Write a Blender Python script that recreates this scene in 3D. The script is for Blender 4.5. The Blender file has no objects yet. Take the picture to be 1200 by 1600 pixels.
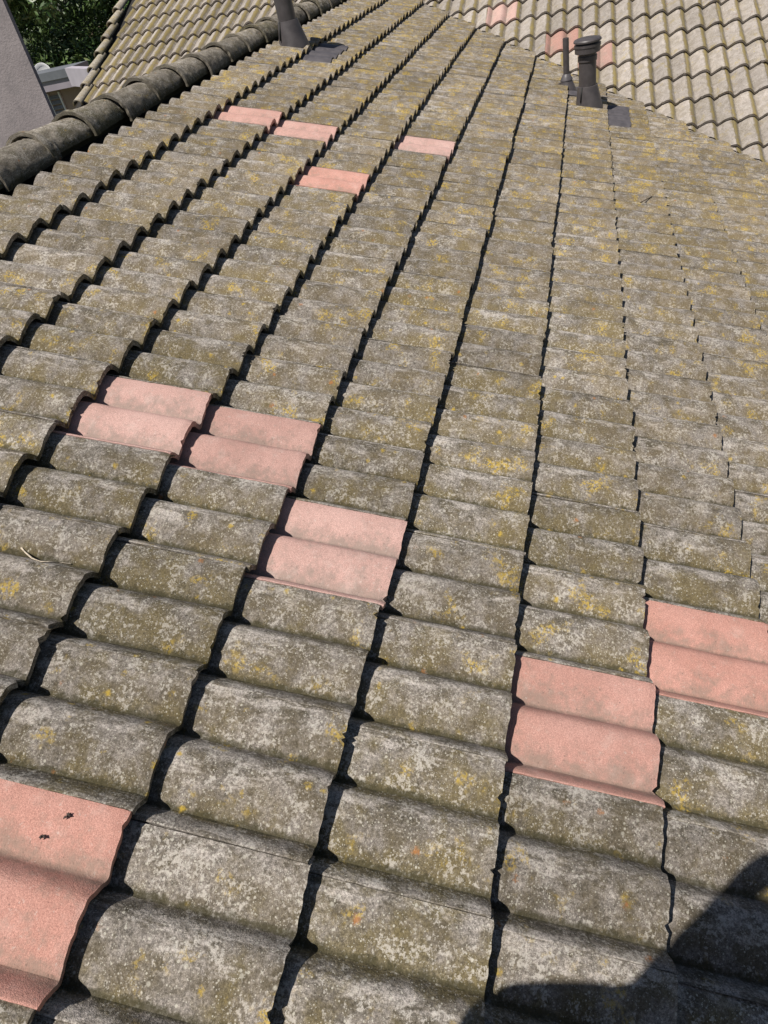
import bpy, bmesh, math, random
from mathutils import Vector, Matrix, noise
S = bpy.context.scene
COL = S.collection
R_ = math.radians
random.seed(7)

# ------------------------------------------------------------------ camera
cam = bpy.data.objects.new('camera', bpy.data.cameras.new('camera'))
COL.objects.link(cam); S.camera = cam
RW = ((0.960297848, -0.000323893, -0.278976591),
      (0.209098050, -0.661148144, 0.720528374),
      (-0.184678230, -0.750255308, -0.634831414))       # photo camera axes (right, down, forward) -> world
CP = Vector((1.08138181, -0.7992768, 1.07099962))
cam.matrix_world = Matrix(((RW[0][0], -RW[0][1], -RW[0][2], CP.x), (RW[1][0], -RW[1][1], -RW[1][2], CP.y),
                           (RW[2][0], -RW[2][1], -RW[2][2], CP.z), (0, 0, 0, 1)))
cam.data.sensor_fit = 'HORIZONTAL'; cam.data.sensor_width = 36; cam.data.lens = 33.0
cam.data.clip_start = 0.02; cam.data.clip_end = 2000

def pr(p):
    d = Vector(p) - CP
    c = [RW[0][j]*d.x + RW[1][j]*d.y + RW[2][j]*d.z for j in range(3)]
    if c[2] < .05: return None
    return c[0]/c[2]*1100+600, c[1]/c[2]*1100+800, c[2]
def ray(x, y):
    a = ((x-600)/1100, (y-800)/1100, 1)
    return Vector([sum(RW[i][j]*a[j] for j in range(3)) for i in range(3)])
def at_y(px, py, Y):                                     # point of the photo's ray at world y
    d = ray(px, py); return CP + d*((Y-CP.y)/d.y)

# ------------------------------------------------------------------ light
SD = Vector((0.275, 0.44, -1)).normalized()
world = bpy.data.worlds.new('World'); S.world = world; world.use_nodes = True
wn = world.node_tree; bg = wn.nodes['Background']
sky = wn.nodes.new('ShaderNodeTexSky'); sky.sky_type = 'NISHITA'; sky.sun_disc = False
sky.sun_elevation = math.asin(-SD.z); sky.sun_rotation = math.atan2(-SD.x, -SD.y)
wn.links.new(sky.outputs[0], bg.inputs[0]); bg.inputs[1].default_value = 0.05
sun = bpy.data.objects.new('sun', bpy.data.lights.new('sun', 'SUN')); COL.objects.link(sun)
sun.data.energy = 5.0; sun.data.angle = R_(0.53); sun.data.color = (1, .945, .86)
sun.rotation_euler = SD.to_track_quat('-Z', 'Y').to_euler()
S.view_settings.view_transform = 'Standard'; S.view_settings.look = 'None'
S.view_settings.exposure = 0.12; S.view_settings.gamma = 1
S.render.resolution_x = 768; S.render.resolution_y = 1024

# ------------------------------------------------------------------ node helpers
def new_mat(name):
    m = bpy.data.materials.new(name); m.use_nodes = True
    nt = m.node_tree; b = nt.nodes['Principled BSDF']
    return m, nt, b
class G:
    def __init__(s, nt): s.nt = nt
    def n(s, t, **k):
        x = s.nt.nodes.new(t)
        for a, v in k.items(): setattr(x, a, v)
        return x
    def L(s, a, b): s.nt.links.new(a, b)
    def put(s, inp, v):
        if hasattr(v, 'links') or hasattr(v, 'is_linked'): s.L(v, inp)
        else: inp.default_value = v
    def noise(s, vec, scale, detail=4, rough=.55, dist=0):
        x = s.n('ShaderNodeTexNoise'); s.L(vec, x.inputs['Vector'])
        x.inputs['Scale'].default_value = scale; x.inputs['Detail'].default_value = detail
        x.inputs['Roughness'].default_value = rough; x.inputs['Distortion'].default_value = dist
        return x.outputs['Fac']
    def vor(s, vec, scale, out='Distance', rnd=1):
        x = s.n('ShaderNodeTexVoronoi'); s.L(vec, x.inputs['Vector'])
        x.inputs['Scale'].default_value = scale; x.inputs['Randomness'].default_value = rnd
        return x
    def ramp(s, v, a, b, lo=0., hi=1., smooth=True):
        x = s.n('ShaderNodeMapRange'); x.clamp = True
        if smooth: x.interpolation_type = 'SMOOTHSTEP'
        s.put(x.inputs[0], v); x.inputs[1].default_value = a; x.inputs[2].default_value = b
        x.inputs[3].default_value = lo; x.inputs[4].default_value = hi
        return x.outputs[0]
    def m(s, op, a, b=0.):
        x = s.n('ShaderNodeMath', operation=op); s.put(x.inputs[0], a); s.put(x.inputs[1], b); return x.outputs[0]
    def vm(s, op, a, b):
        x = s.n('ShaderNodeVectorMath', operation=op); s.put(x.inputs[0], a); s.put(x.inputs[1], b); return x.outputs[0]
    def mix(s, f, a, b, mode='MIX'):
        x = s.n('ShaderNodeMix', data_type='RGBA', blend_type=mode, clamp_factor=True)
        s.put(x.inputs[0], f)
        for i, v in ((6, a), (7, b)):
            if isinstance(v, tuple): v = (*v, 1) if len(v) == 3 else v
            s.put(x.inputs[i], v)
        return x.outputs[2]
    def attr(s, name, out='Vector'):
        x = s.n('ShaderNodeAttribute'); x.attribute_name = name; return x.outputs[out]
    def bump(s, h, strength, dist, nrm=None):
        x = s.n('ShaderNodeBump'); s.L(h, x.inputs['Height']); x.inputs['Strength'].default_value = strength
        x.inputs['Distance'].default_value = dist
        if nrm: s.L(nrm, x.inputs['Normal'])
        return x.outputs[0]
    def coords(s):
        oi = s.n('ShaderNodeObjectInfo')
        cx = s.n('ShaderNodeCombineXYZ')
        s.L(s.m('MULTIPLY', oi.outputs['Random'], 37.), cx.inputs[0]); s.L(s.m('MULTIPLY', oi.outputs['Random'], 91.), cx.inputs[1])
        return s.vm('ADD', s.attr('tc'), cx.outputs[0]), oi.outputs['Random']

def tile_material(name, base, base2, olive, pale, yel, dark, yellow_bias, stripe=0., film=1., grit=1., tint=.40):
    """weathered concrete: grey base, olive algae film, pale worn patches, white and yellow lichen, grit"""
    m, nt, b = new_mat(name); g = G(nt)
    P, rnd = g.coords()
    geo = g.n('ShaderNodeNewGeometry'); sep = g.n('ShaderNodeSeparateXYZ'); g.L(geo.outputs['Position'], sep.inputs[0])
    crest = g.attr('crest', 'Fac'); wear = g.attr('wear', 'Fac')
    sc = g.n('ShaderNodeMapping'); g.L(P, sc.inputs[0]); sc.inputs['Scale'].default_value = (.32, 1, 1)
    PS = sc.outputs[0]
    n1 = g.noise(P, 9, 5, .6); n2 = g.noise(P, 34, 6, .65); nf = g.noise(P, 190, 3, .7); ng = g.noise(P, 620, 2, .6)
    n3 = g.noise(g.vm('ADD', P, (1.7, 4.2, 0.)), 16, 6, .66, .5)
    c = g.mix(g.ramp(n3, .38, .62), base, base2)
    # pale worn streaks, mostly on the crests
    st = g.noise(PS, 30, 6, .68, .4)
    pf = g.m('MULTIPLY', g.ramp(g.m('SUBTRACT', st, g.m('MULTIPLY', wear, .09)), .5, .64), g.ramp(g.m('ADD', crest, g.m('MULTIPLY', n1, 1.1)), .75, 1.40))
    c = g.mix(g.m('MULTIPLY', pf, .72), c, pale)
    # olive algae film in patches and low in the troughs
    of = g.m('ADD', g.m('MULTIPLY', n1, 1.2), g.m('MULTIPLY', n2, .7))
    of = g.m('ADD', g.m('SUBTRACT', of, g.m('MULTIPLY', crest, .22)), g.ramp(rnd, 0, 1, -.12, .16, False))
    c = g.mix(g.m('MULTIPLY', g.ramp(of, .78, 1.10), .75*film), c, olive)
    # near-black mildew blotches
    nm = g.noise(P, 55, 7, .72)
    c = g.mix(g.m('MULTIPLY', g.ramp(nm, .52, .66), .55), c, dark)
    # grit
    c = g.mix(.62*grit, c, g.mix(g.ramp(nf, .36, .66), (.48, .48, .48), (1.55, 1.55, 1.55)), 'MULTIPLY')
    c = g.mix(.55*grit, c, g.mix(g.ramp(ng, .38, .64), (.55, .55, .55), (1.45, 1.45, 1.45)), 'MULTIPLY')
    # irregular crusts of pale grey lichen, scattered thick and thin
    PO = g.vm('ADD', P, (3.3, 8.1, 5.2))
    l1 = g.noise(PO, 115, 7, .74); l2 = g.noise(PO, 18, 4, .6)
    lf = g.ramp(g.m('ADD', l1, g.m('MULTIPLY', l2, .55)), .835, .90)
    c = g.mix(g.m('MULTIPLY', lf, .7*grit), c, (.47, .44, .40))
    PQ = g.vm('ADD', P, (9.3, 1.1, 2.2))
    d1 = g.noise(PQ, 150, 6, .75)
    c = g.mix(g.m('MULTIPLY', g.ramp(d1, .55, .62), .55*grit), c, dark)
    # white lichen specks of three sizes
    for scale, th, amt in ((34, .15, .6), (70, .20, .75), (135, .24, .75), (260, .3, .6)):
        v = g.vor(P, scale)
        d = g.m('ADD', v.outputs['Distance'], g.m('MULTIPLY', nf, .16))
        sc_ = g.n('ShaderNodeSeparateColor'); g.L(v.outputs['Color'], sc_.inputs[0])
        keep = g.m('GREATER_THAN', g.m('ADD', sc_.outputs[0], g.m('MULTIPLY', n1, .5)), .93)
        f = g.m('MULTIPLY', g.ramp(d, th, th+.09, 1, 0), keep)
        c = g.mix(g.m('MULTIPLY', f, amt), c, (.46, .44, .38))
    # yellow lichen: crusts in loose colonies, commoner further up the roof
    yb = g.ramp(sep.outputs[1], -.5, 5., -.02, .05, False)
    y1 = g.noise(P, 13, 4, .55); y2 = g.noise(P, 120, 5, .72)
    yc = g.m('ADD', g.m('ADD', g.m('ADD', y1, yb), g.m('MULTIPLY', wear, .045)), yellow_bias)
    ymask = g.m('MULTIPLY', g.ramp(yc, .56, .70), g.ramp(y2, .46, .56))
    if stripe:
        saw = g.attr('stripe', 'Fac')
        sm = g.m('ADD', g.m('MULTIPLY', saw, .9), g.m('ADD', g.m('MULTIPLY', g.m('SUBTRACT', n2, .5), .8), g.m('MULTIPLY', g.m('SUBTRACT', n1, .5), .9)))
        ymask = g.m('MAXIMUM', ymask, g.m('MULTIPLY', g.ramp(sm, .55, .8), g.ramp(g.m('ADD', y2, g.m('MULTIPLY', n1, .5)), .56, .86, .15, stripe)))
        c = g.mix(g.m('MULTIPLY', g.ramp(sm, .28, .62), .8), c, olive)
    film2 = g.m('MULTIPLY', g.ramp(sep.outputs[1], -1.5, 4., .10, 1., False), g.ramp(g.m('ADD', g.m('MULTIPLY', wear, .13), g.m('ADD', g.m('MULTIPLY', n1, .6), g.m('MULTIPLY', n3, .6))), .48, .76))
    c = g.mix(g.m('MULTIPLY', film2, tint), c, (.305, .225, .118))
    # moss gathered in the troughs
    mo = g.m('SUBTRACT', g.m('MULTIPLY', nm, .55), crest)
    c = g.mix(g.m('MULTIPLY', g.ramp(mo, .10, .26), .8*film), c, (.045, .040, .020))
    c = g.mix(g.m('MULTIPLY', ymask, .68), c, yel)
    v = g.vor(P, 24); sc_ = g.n('ShaderNodeSeparateColor'); g.L(v.outputs['Color'], sc_.inputs[0])
    f = g.m('MULTIPLY', g.ramp(g.m('ADD', v.outputs['Distance'], g.m('MULTIPLY', y2, .7)), .36, .58, 1, 0), g.m('GREATER_THAN', sc_.outputs[1], .84))
    c = g.mix(g.m('MULTIPLY', f, .75), c, g.mix(g.m('GREATER_THAN', sc_.outputs[2], .72), yel, (.34, .14, .04)))
    # every tile a little lighter or darker
    rn2 = g.m('FRACT', g.m('MULTIPLY', rnd, 17.3)); br = g.ramp(rn2, 0, 1, .84, 1.16, False)
    hv = g.n('ShaderNodeHueSaturation'); g.L(c, hv.inputs['Color']); g.L(br, hv.inputs['Value'])
    g.L(hv.outputs[0], b.inputs['Base Color'])
    b.inputs['Roughness'].default_value = .93; b.inputs['Specular IOR Level'].default_value = .25
    h = g.m('ADD', g.m('MULTIPLY', n2, .9), g.m('ADD', g.m('MULTIPLY', nf, .55), g.m('MULTIPLY', ng, .22)))
    g.L(g.bump(h, 1., .0035), b.inputs['Normal'])
    return m

M = {}
M['grey'] = tile_material('weathered_concrete', (.228, .203, .182), (.10, .087, .067), (.112, .092, .040),
                          (.43, .39, .36), (.46, .32, .045), (.042, .037, .026), -.015)
M['far'] = tile_material('pale_weathered_concrete', (.385, .345, .315), (.29, .255, .225), (.20, .16, .075),
                         (.46, .41, .37), (.36, .275, .075), (.17, .15, .12), -.07, stripe=.75, film=.25, grit=.45, tint=0.)
M['verge'] = tile_material('tan_weathered_concrete', (.38, .34, .28), (.30, .26, .20), (.24, .20, .10), (.40, .37, .33), (.40, .29, .07), (.10, .09, .07), 0., tint=0., grit=.7)
M['cap'] = tile_material('mossy_dark_concrete', (.29, .255, .215), (.15, .132, .106), (.085, .078, .04),
                         (.30, .27, .22), (.26, .19, .05), (.035, .033, .025), -.05, tint=.08)

def pink_material(name, a, b_, dirt):
    m, nt, b = new_mat(name); g = G(nt)
    P, rnd = g.coords(); crest = g.attr('crest', 'Fac')
    n1 = g.noise(P, 8, 4); n2 = g.noise(P, 45, 6, .68); nf = g.noise(P, 230, 4, .7); ng = g.noise(P, 700, 2)
    c = g.mix(g.ramp(n1, .3, .7), a, b_)
    c = g.mix(.85, c, g.mix(g.ramp(g.noise(P, 420, 5, .78), .38, .62), (.76, .73, .73), (1.22, 1.22, 1.22)), 'MULTIPLY')
    c = g.mix(.6, c, g.mix(g.ramp(ng, .38, .62), (.8, .78, .78), (1.2, 1.2, 1.2)), 'MULTIPLY')
    # grey grime gathered in the troughs and along edges
    gr = g.m('ADD', g.m('SUBTRACT', g.m('MULTIPLY', n2, .95), g.m('MULTIPLY', crest, .33)), g.m('MULTIPLY', n1, .55))
    c = g.mix(g.m('MULTIPLY', g.ramp(gr, .46, .84), .8), c, dirt)
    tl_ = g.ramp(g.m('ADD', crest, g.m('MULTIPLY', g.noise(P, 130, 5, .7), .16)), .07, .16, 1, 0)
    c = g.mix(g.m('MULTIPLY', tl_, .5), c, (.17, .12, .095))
    v = g.vor(P, 150); sc_ = g.n('ShaderNodeSeparateColor'); g.L(v.outputs['Color'], sc_.inputs[0])
    k = g.m('GREATER_THAN', g.m('SUBTRACT', sc_.outputs[0], g.m('MULTIPLY', crest, .16)), .84)
    c = g.mix(g.m('MULTIPLY', g.m('MULTIPLY', g.ramp(v.outputs['Distance'], .12, .4, 1, 0), k), .55), c, (.15, .11, .09))
    # chalky bloom
    w = g.noise(P, 17, 5, .7)
    c = g.mix(g.m('MULTIPLY', g.ramp(w, .52, .72), .28), c, (.60, .47, .42))
    PB = g.vm('ADD', P, (2.2, 6.1, 3.)); q1 = g.noise(PB, 26, 7, .72)
    c = g.mix(g.m('MULTIPLY', g.ramp(q1, .52, .66), .22), c, (.27, .185, .15))
    q2 = g.noise(PB, 90, 6, .75)
    c = g.mix(g.m('MULTIPLY', g.ramp(q2, .60, .68), .45), c, (.62, .55, .50))
    hv = g.n('ShaderNodeHueSaturation'); g.L(c, hv.inputs['Color']); g.L(g.ramp(rnd, 0, 1, .86, 1.10, False), hv.inputs['Value']); g.L(g.ramp(g.m('FRACT', g.m('MULTIPLY', rnd, 7.7)), 0, 1, .8, 1.08, False), hv.inputs['Saturation']); c = hv.outputs[0]
    g.L(c, b.inputs['Base Color']); b.inputs['Roughness'].default_value = .85
    b.inputs['Specular IOR Level'].default_value = .3
    h = g.m('ADD', g.m('MULTIPLY', n2, .4), g.m('ADD', g.m('MULTIPLY', nf, .5), g.m('MULTIPLY', ng, .5)))
    g.L(g.bump(h, 1., .0026), b.inputs['Normal'])
    return m
M['pink'] = pink_material('new_pink_concrete', (.54, .315, .268), (.48, .265, .22), (.28, .21, .175))
M['far_pink'] = pink_material('pale_pink_concrete', (.50, .31, .26), (.45, .27, .23), (.33, .26, .215))

def plain(name, col, rough=.6, var=.12, scale=20, bump=.0, metal=0., detail=5, spec=.5, bscale=None):
    m, nt, b = new_mat(name); g = G(nt)
    tc = g.n('ShaderNodeTexCoord').outputs['Object']
    n = g.noise(tc, scale, detail, .6)
    lo = tuple(max(0, c*(1-var)) for c in col); hi = tuple(min(1, c*(1+var)) for c in col)
    g.L(g.mix(g.ramp(n, .3, .7), lo, hi), b.inputs['Base Color'])
    g.L(g.ramp(n, .2, .8, max(0, rough-.1), min(1, rough+.1)), b.inputs['Roughness'])
    b.inputs['Metallic'].default_value = metal; b.inputs['Specular IOR Level'].default_value = spec
    if bump: g.L(g.bump(g.noise(tc, bscale or scale*4, 4), 1., bump), b.inputs['Normal'])
    return m
M['deck'] = plain('dark_roof_underlay', (.02, .018, .016), .9)
M['pipe'] = plain('charcoal_painted_pipe', (.072, .064, .066), .42, .18, 14, .0006, spec=.45, bscale=60)
M['pipedark'] = plain('near_black_gap', (.012, .012, .012), .7)  # near-black colour standing in for shade inside the pipe cap's gaps
M['lead'] = plain('charcoal_flashing_sheet', (.085, .078, .085), .5, .15, 25, .0008, bscale=60)
M['twig'] = plain('dry_twig', (.50, .43, .34), .8, .3, 120)
M['twigdark'] = plain('dark_dry_twig', (.10, .075, .05), .8, .3, 120)
M['leafbit'] = plain('dead_leaf_crumb', (.05, .035, .03), .8, .3, 200)
M['mortar'] = plain('pale_mortar', (.34, .30, .26), .95, .3, 60, .004, bscale=90)
M['wallpink'] = plain('pinkish_house_plaster', (.34, .25, .20), .9, .08, 5, .002, bscale=60)
M['fascia'] = plain('lilac_grey_painted_board', (.30, .27, .31), .6, .06, 4)
M['fasciadark'] = plain('dark_grey_roof_edge', (.14, .15, .17), .6, .1, 4)
M['fascialight'] = plain('pale_lilac_painted_board', (.42, .39, .44), .6, .06, 4)
M['white'] = plain('white_enamel', (.75, .75, .75), .4, .05, 6)
M['louvre'] = plain('grey_vent_slats', (.22, .22, .22), .6, .1, 20)
M['shirt'] = plain('dark_cotton', (.05, .06, .09), .9, .1, 60)
M['trouser'] = plain('grey_denim', (.08, .09, .12), .9, .1, 60)
M['skin'] = plain('skin', (.50, .31, .22), .55, .08, 30)
M['hair'] = plain('brown_hair', (.05, .03, .02), .6, .2, 90)
M['shoe'] = plain('black_rubber', (.03, .03, .03), .7, .1, 40)
M['phone'] = plain('black_glass', (.02, .02, .025), .15, .05, 10)
M['bark'] = plain('grey_brown_bark', (.11, .085, .06), .9, .3, 12, .01, bscale=30)
M['grass'] = plain('dry_garden_grass', (.07, .09, .035), .95, .4, 2, .02, bscale=20)
M['gutter'] = plain('white_gutter_paint', (.6, .6, .58), .5, .05, 8)

m, nt, b = new_mat('old_stucco'); g = G(nt); tc = g.n('ShaderNodeTexCoord').outputs['Object']
n = g.noise(tc, 1.6, 8, .7); n2 = g.noise(tc, 7, 8, .7)
c = g.mix(g.ramp(n, .3, .7), (.27, .235, .24), (.34, .298, .302)); c = g.mix(g.m('MULTIPLY', g.ramp(n2, .45, .7), .4), c, (.165, .152, .16))
g.L(c, b.inputs['Base Color']); b.inputs['Roughness'].default_value = .95
g.L(g.bump(g.noise(tc, 40, 5, .7), 1, .006), b.inputs['Normal']); M['stucco'] = m

m, nt, b = new_mat('glossy_leaves'); g = G(nt)
geo = g.n('ShaderNodeNewGeometry'); ri = geo.outputs['Random Per Island']
c = g.mix(g.ramp(ri, 0, 1, smooth=False), (.03, .066, .016), (.085, .135, .036)); c = g.mix(g.ramp(ri, .9, 1.), c, (.12, .15, .05))
g.L(c, b.inputs['Base Color']); b.inputs['Roughness'].default_value = .38
b.inputs['Transmission Weight'].default_value = 0.
M['leaf'] = m

# ------------------------------------------------------------------ object helpers
def finish(o, parent=None):
    COL.objects.link(o)
    if parent: o.parent = parent
    return o
def mesh_obj(name, bm, mat, parent=None, smooth=True, auto=None):
    me = bpy.data.meshes.new(name); bmesh.ops.recalc_face_normals(bm, faces=bm.faces[:]); bm.to_mesh(me); bm.free()
    me.materials.append(mat)
    if smooth:
        me.polygons.foreach_set('use_smooth', [True]*len(me.polygons))
        if auto is not None:
            me.set_sharp_from_angle(angle=R_(auto))
    return finish(bpy.data.objects.new(name, me), parent)
def tag(o, label=None, cat=None, group=None, kind=None):
    if label: o['label'] = label
    if cat: o['category'] = cat
    if group: o['group'] = group
    if kind: o['kind'] = kind
    return o
def empty(name, loc, label, cat, group=None):
    o = bpy.data.objects.new(name, None); COL.objects.link(o); o.location = loc; o.empty_display_size = .1
    return tag(o, label, cat, group)
def lathe(bm, prof, n=32, center=(0, 0), warp=None):
    rings = []
    for r, z in prof:
        ring = []
        for i in range(n):
            a = 2*math.pi*i/n
            p = Vector((center[0]+r*math.cos(a), center[1]+r*math.sin(a), z))
            if warp: p = warp(p, r, z)
            ring.append(bm.verts.new(p))
        rings.append(ring)
    for a, b_ in zip(rings, rings[1:]):
        for i in range(n): bm.faces.new((a[i], a[(i+1) % n], b_[(i+1) % n], b_[i]))
    for ring, flip in ((rings[0], True), (rings[-1], False)):
        if abs((ring[0].co-ring[n//2].co).length) > 1e-5: bm.faces.new(ring[::-1] if flip else ring)
def box(bm, x0, y0, z0, x1, y1, z1):
    v = [bm.verts.new(p) for p in ((x0, y0, z0), (x1, y0, z0), (x1, y1, z0), (x0, y1, z0), (x0, y0, z1), (x1, y0, z1), (x1, y1, z1), (x0, y1, z1))]
    for f in ((0, 3, 2, 1), (4, 5, 6, 7), (0, 1, 5, 4), (1, 2, 6, 5), (2, 3, 7, 6), (3, 0, 4, 7)): bm.faces.new([v[i] for i in f])
def tube(bm, pts, rads, n=8):
    rings = []
    for i, p in enumerate(pts):
        p = Vector(p); d = (Vector(pts[min(i+1, len(pts)-1)])-Vector(pts[max(i-1, 0)])).normalized()
        a = d.orthogonal().normalized(); b_ = d.cross(a)
        rings.append([bm.verts.new(p+rads[i]*(a*math.cos(2*math.pi*k/n)+b_*math.sin(2*math.pi*k/n))) for k in range(n)])
        if i and (rings[-1][0].co-rings[-2][0].co).length > 1:
            pass
    for a, b_ in zip(rings, rings[1:]):
        off = min(range(n), key=lambda k: (a[0].co-b_[k].co).length)
        for k in range(n): bm.faces.new((a[k], a[(k+1) % n], b_[(k+1+off) % n], b_[(k+off) % n]))
    bm.faces.new(rings[0][::-1]); bm.faces.new(rings[-1])

# ------------------------------------------------------------------ roof geometry
PITCH = R_(21.347); CT, ST, TT = math.cos(PITCH), math.sin(PITCH), math.tan(PITCH)
EXP = .33016; ROLL = .15; AMP = .041; LIFT = .042; LEN = .405
VAL = 7.76                        # valley: x + y = VAL in plan
XR = -1.36                        # ridge line of the near roof
def MAIN(v, u, h=0):              # v metres down the slope, u metres along the ridge
    return Vector((v*CT + h*ST, u, -v*ST + h*CT))
def wave(s):                      # s in rolls, 0 at a trough
    s = s % 1
    t = .5*s/.66 if s < .66 else .5+.5*(s-.66)/.34   # steep on the far flank, gentle towards the viewer
    return (math.sqrt(math.sin(math.pi*t)**2+.004)-.0632)/.9388
TILT = math.atan(LIFT/EXP); LIFT2 = .032

def tile_bm(nu, nv, seed, rough=1., smin=-.30, smax=1.86, chips=0):
    """one double-roll tile. local x down the slope (0 = head, LEN = butt), y along the course, z off the roof"""
    rnd = random.Random(seed); bm = bmesh.new()
    tcl = bm.verts.layers.float_vector.new('tc'); cl = bm.verts.layers.float.new('crest'); sl = bm.verts.layers.float.new('stripe'); wl = bm.verts.layers.float.new('wear')
    off = Vector((seed*13.7, seed*7.1, seed*3.3))
    xs = [LEN*i/nv for i in range(nv)] + [LEN-.0035, LEN] if nv > 12 else [LEN*i/nv for i in range(nv+1)]
    xs = sorted(set(round(x, 5) for x in xs))
    ss = [smin+(smax-smin)*j/nu for j in range(nu+1)]
    if nu > 30: ss = sorted(ss+[smin+.012, 1.705])
    top, bot = [], []
    chip = [(rnd.uniform(-.2, 1.6), rnd.uniform(.02, .05), rnd.uniform(.004, .012)) for _ in range(chips)]
    for i, x in enumerate(xs):
        ra, rb = [], []
        for s in ss:
            c = wave(s); y = s*ROLL
            z = AMP*c
            lip = max(0, min(1, (.12-s)/.42))           # overlapping lip rides over the neighbour
            if s < .12: z += .0014*lip
            if s > 1.70: z -= .007                      # underlap channel, hidden by the neighbour's lip
            elif s > 1.5: z -= .0005
            edge = 0
            if x > LEN-.004: z -= .0022
            if s < smin+.01: z -= .0015
            p = Vector((x, y, z))
            if rough:
                q = p+off
                nz = noise.fractal(q*38, 1., 2.1, 4)*.0011*rough + noise.noise(q*9)*.0016*rough
                if nu > 30: nz += noise.noise(q*210)*.00042*rough
                z += nz
                xo = 0
                if x > LEN-.03:
                    k = (x-(LEN-.03))/.03
                    xo = k*(noise.noise(Vector((y*60, 3, seed)))*.0024+noise.noise(Vector((y*14, 9, seed)))*.0034)
                    for cs, cw, cd in chip:
                        t = abs(s-cs)/cw
                        if t < 1: xo -= k*cd*(1-t*t)
                if s < smin+.02: y += noise.noise(Vector((x*40, 5, seed)))*.0012
                p = Vector((x+xo, y, z))
            v = bm.verts.new(p); v[tcl] = Vector((x, y, c*.02))+off*.7; v[cl] = c
            f = s % 1
            v[sl] = max(0, 1-abs(f-.80)/.24) if f > .5 else max(0, 1-abs(f+.20)/.24)
            v[wl] = .5*math.sin(2*math.pi*(f-.02))+.8*(x/LEN-.62)
            ra.append(v)
            th = .013 + .006*max(0, (x-LEN+.07)/.07)
            if s > 1.70: th = .006
            w = bm.verts.new((p.x-(.002 if x > LEN-.001 else 0), p.y+(.0 if s > smin+.01 else .001), p.z-th)); w[tcl] = v[tcl]+Vector((0, 0, -.02)); w[cl] = c; rb.append(w)
        top.append(ra); bot.append(rb)
    nx, ns = len(xs), len(ss)
    for i in range(nx-1):
        for j in range(ns-1):
            bm.faces.new((top[i][j], top[i+1][j], top[i+1][j+1], top[i][j+1]))
            bm.faces.new((bot[i][j+1], bot[i+1][j+1], bot[i+1][j], bot[i][j]))
    for j in range(ns-1):
        bm.faces.new((top[nx-1][j], bot[nx-1][j], bot[nx-1][j+1], top[nx-1][j+1]))
        bm.faces.new((top[0][j+1], bot[0][j+1], bot[0][j], top[0][j]))
    for i in range(nx-1):
        bm.faces.new((top[i][0], bot[i][0], bot[i+1][0], top[i+1][0]))
        bm.faces.new((top[i+1][ns-1], bot[i+1][ns-1], bot[i][ns-1], top[i][ns-1]))
    return bm

def bm_mesh(bm, mat):
    me = bpy.data.meshes.new('pantile'); bm.to_mesh(me); me.materials.append(mat)
    me.polygons.foreach_set('use_smooth', [True]*len(me.polygons)); me.set_sharp_from_angle(angle=R_(50)); return me

def frame(kind, k, n, jit):
    """world matrix of tile k (its butt lies at course line k), seam index n (even trough at its low side)"""
    rz, ry, rx, dx, dz = jit
    if kind == 'main': X, Y = Vector((CT, 0, -ST)), Vector((0, 1, 0)); v = (k-.09)*EXP; butt = X*v; Y0 = Y*(n*ROLL)
    else:
        X, Y = Vector((0, -CT, -ST)), Vector((1, 0, 0)); v = (k-.09)*EXP
        butt = Vector((0, VAL, 0))+X*v; Y0 = Y*(n*ROLL+.045+WOFF)
    N = X.cross(Y)
    LF_ = LIFT if kind == 'main' else LIFT2
    a = math.atan(LF_/EXP)+ry
    Xt = X*math.cos(a)+N*math.sin(a); Nt = N*math.cos(a)-X*math.sin(a)
    Xr = Xt*math.cos(rz)+Y*math.sin(rz); Yr = Y*math.cos(rz)-Xt*math.sin(rz)
    Yq = Yr*math.cos(rx)+Nt*math.sin(rx); Nq = Nt*math.cos(rx)-Yr*math.sin(rx)
    o = butt+Y0+N*(LF_+dz)+X*dx-Xr*LEN
    return Matrix(((Xr.x, Yq.x, Nq.x, o.x), (Xr.y, Yq.y, Nq.y, o.y), (Xr.z, Yq.z, Nq.z, o.z), (0, 0, 0, 1)))
WOFF = .09                         # seam phase of the crossing roof

# list every tile: (kind, k, n, matrix, screen area, visible centre)
PINK = {('main', -2, 22), ('main', -1, 22), ('main', 0, 18), ('main', 1, 24), ('main', 0, 4), ('main', 1, 4), ('main', 2, 2),
        ('main', 4, 0), ('main', 5, 2), ('main', 1, -4)}
WPINK = {('wing', 0, 0), ('wing', 2, 4), ('wing', 3, 6)}
tiles = []
def hull_area(pts):
    pts = sorted(set(pts))
    if len(pts) < 3: return 0
    def half(ps):
        h = []
        for p in ps:
            while len(h) > 1 and (h[-1][0]-h[-2][0])*(p[1]-h[-2][1])-(h[-1][1]-h[-2][1])*(p[0]-h[-2][0]) <= 0: h.pop()
            h.append(p)
        return h[:-1]
    h = half(pts)+half(pts[::-1])
    return abs(sum(h[i][0]*h[(i+1) % len(h)][1]-h[(i+1) % len(h)][0]*h[i][1] for i in range(len(h))))/2
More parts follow.
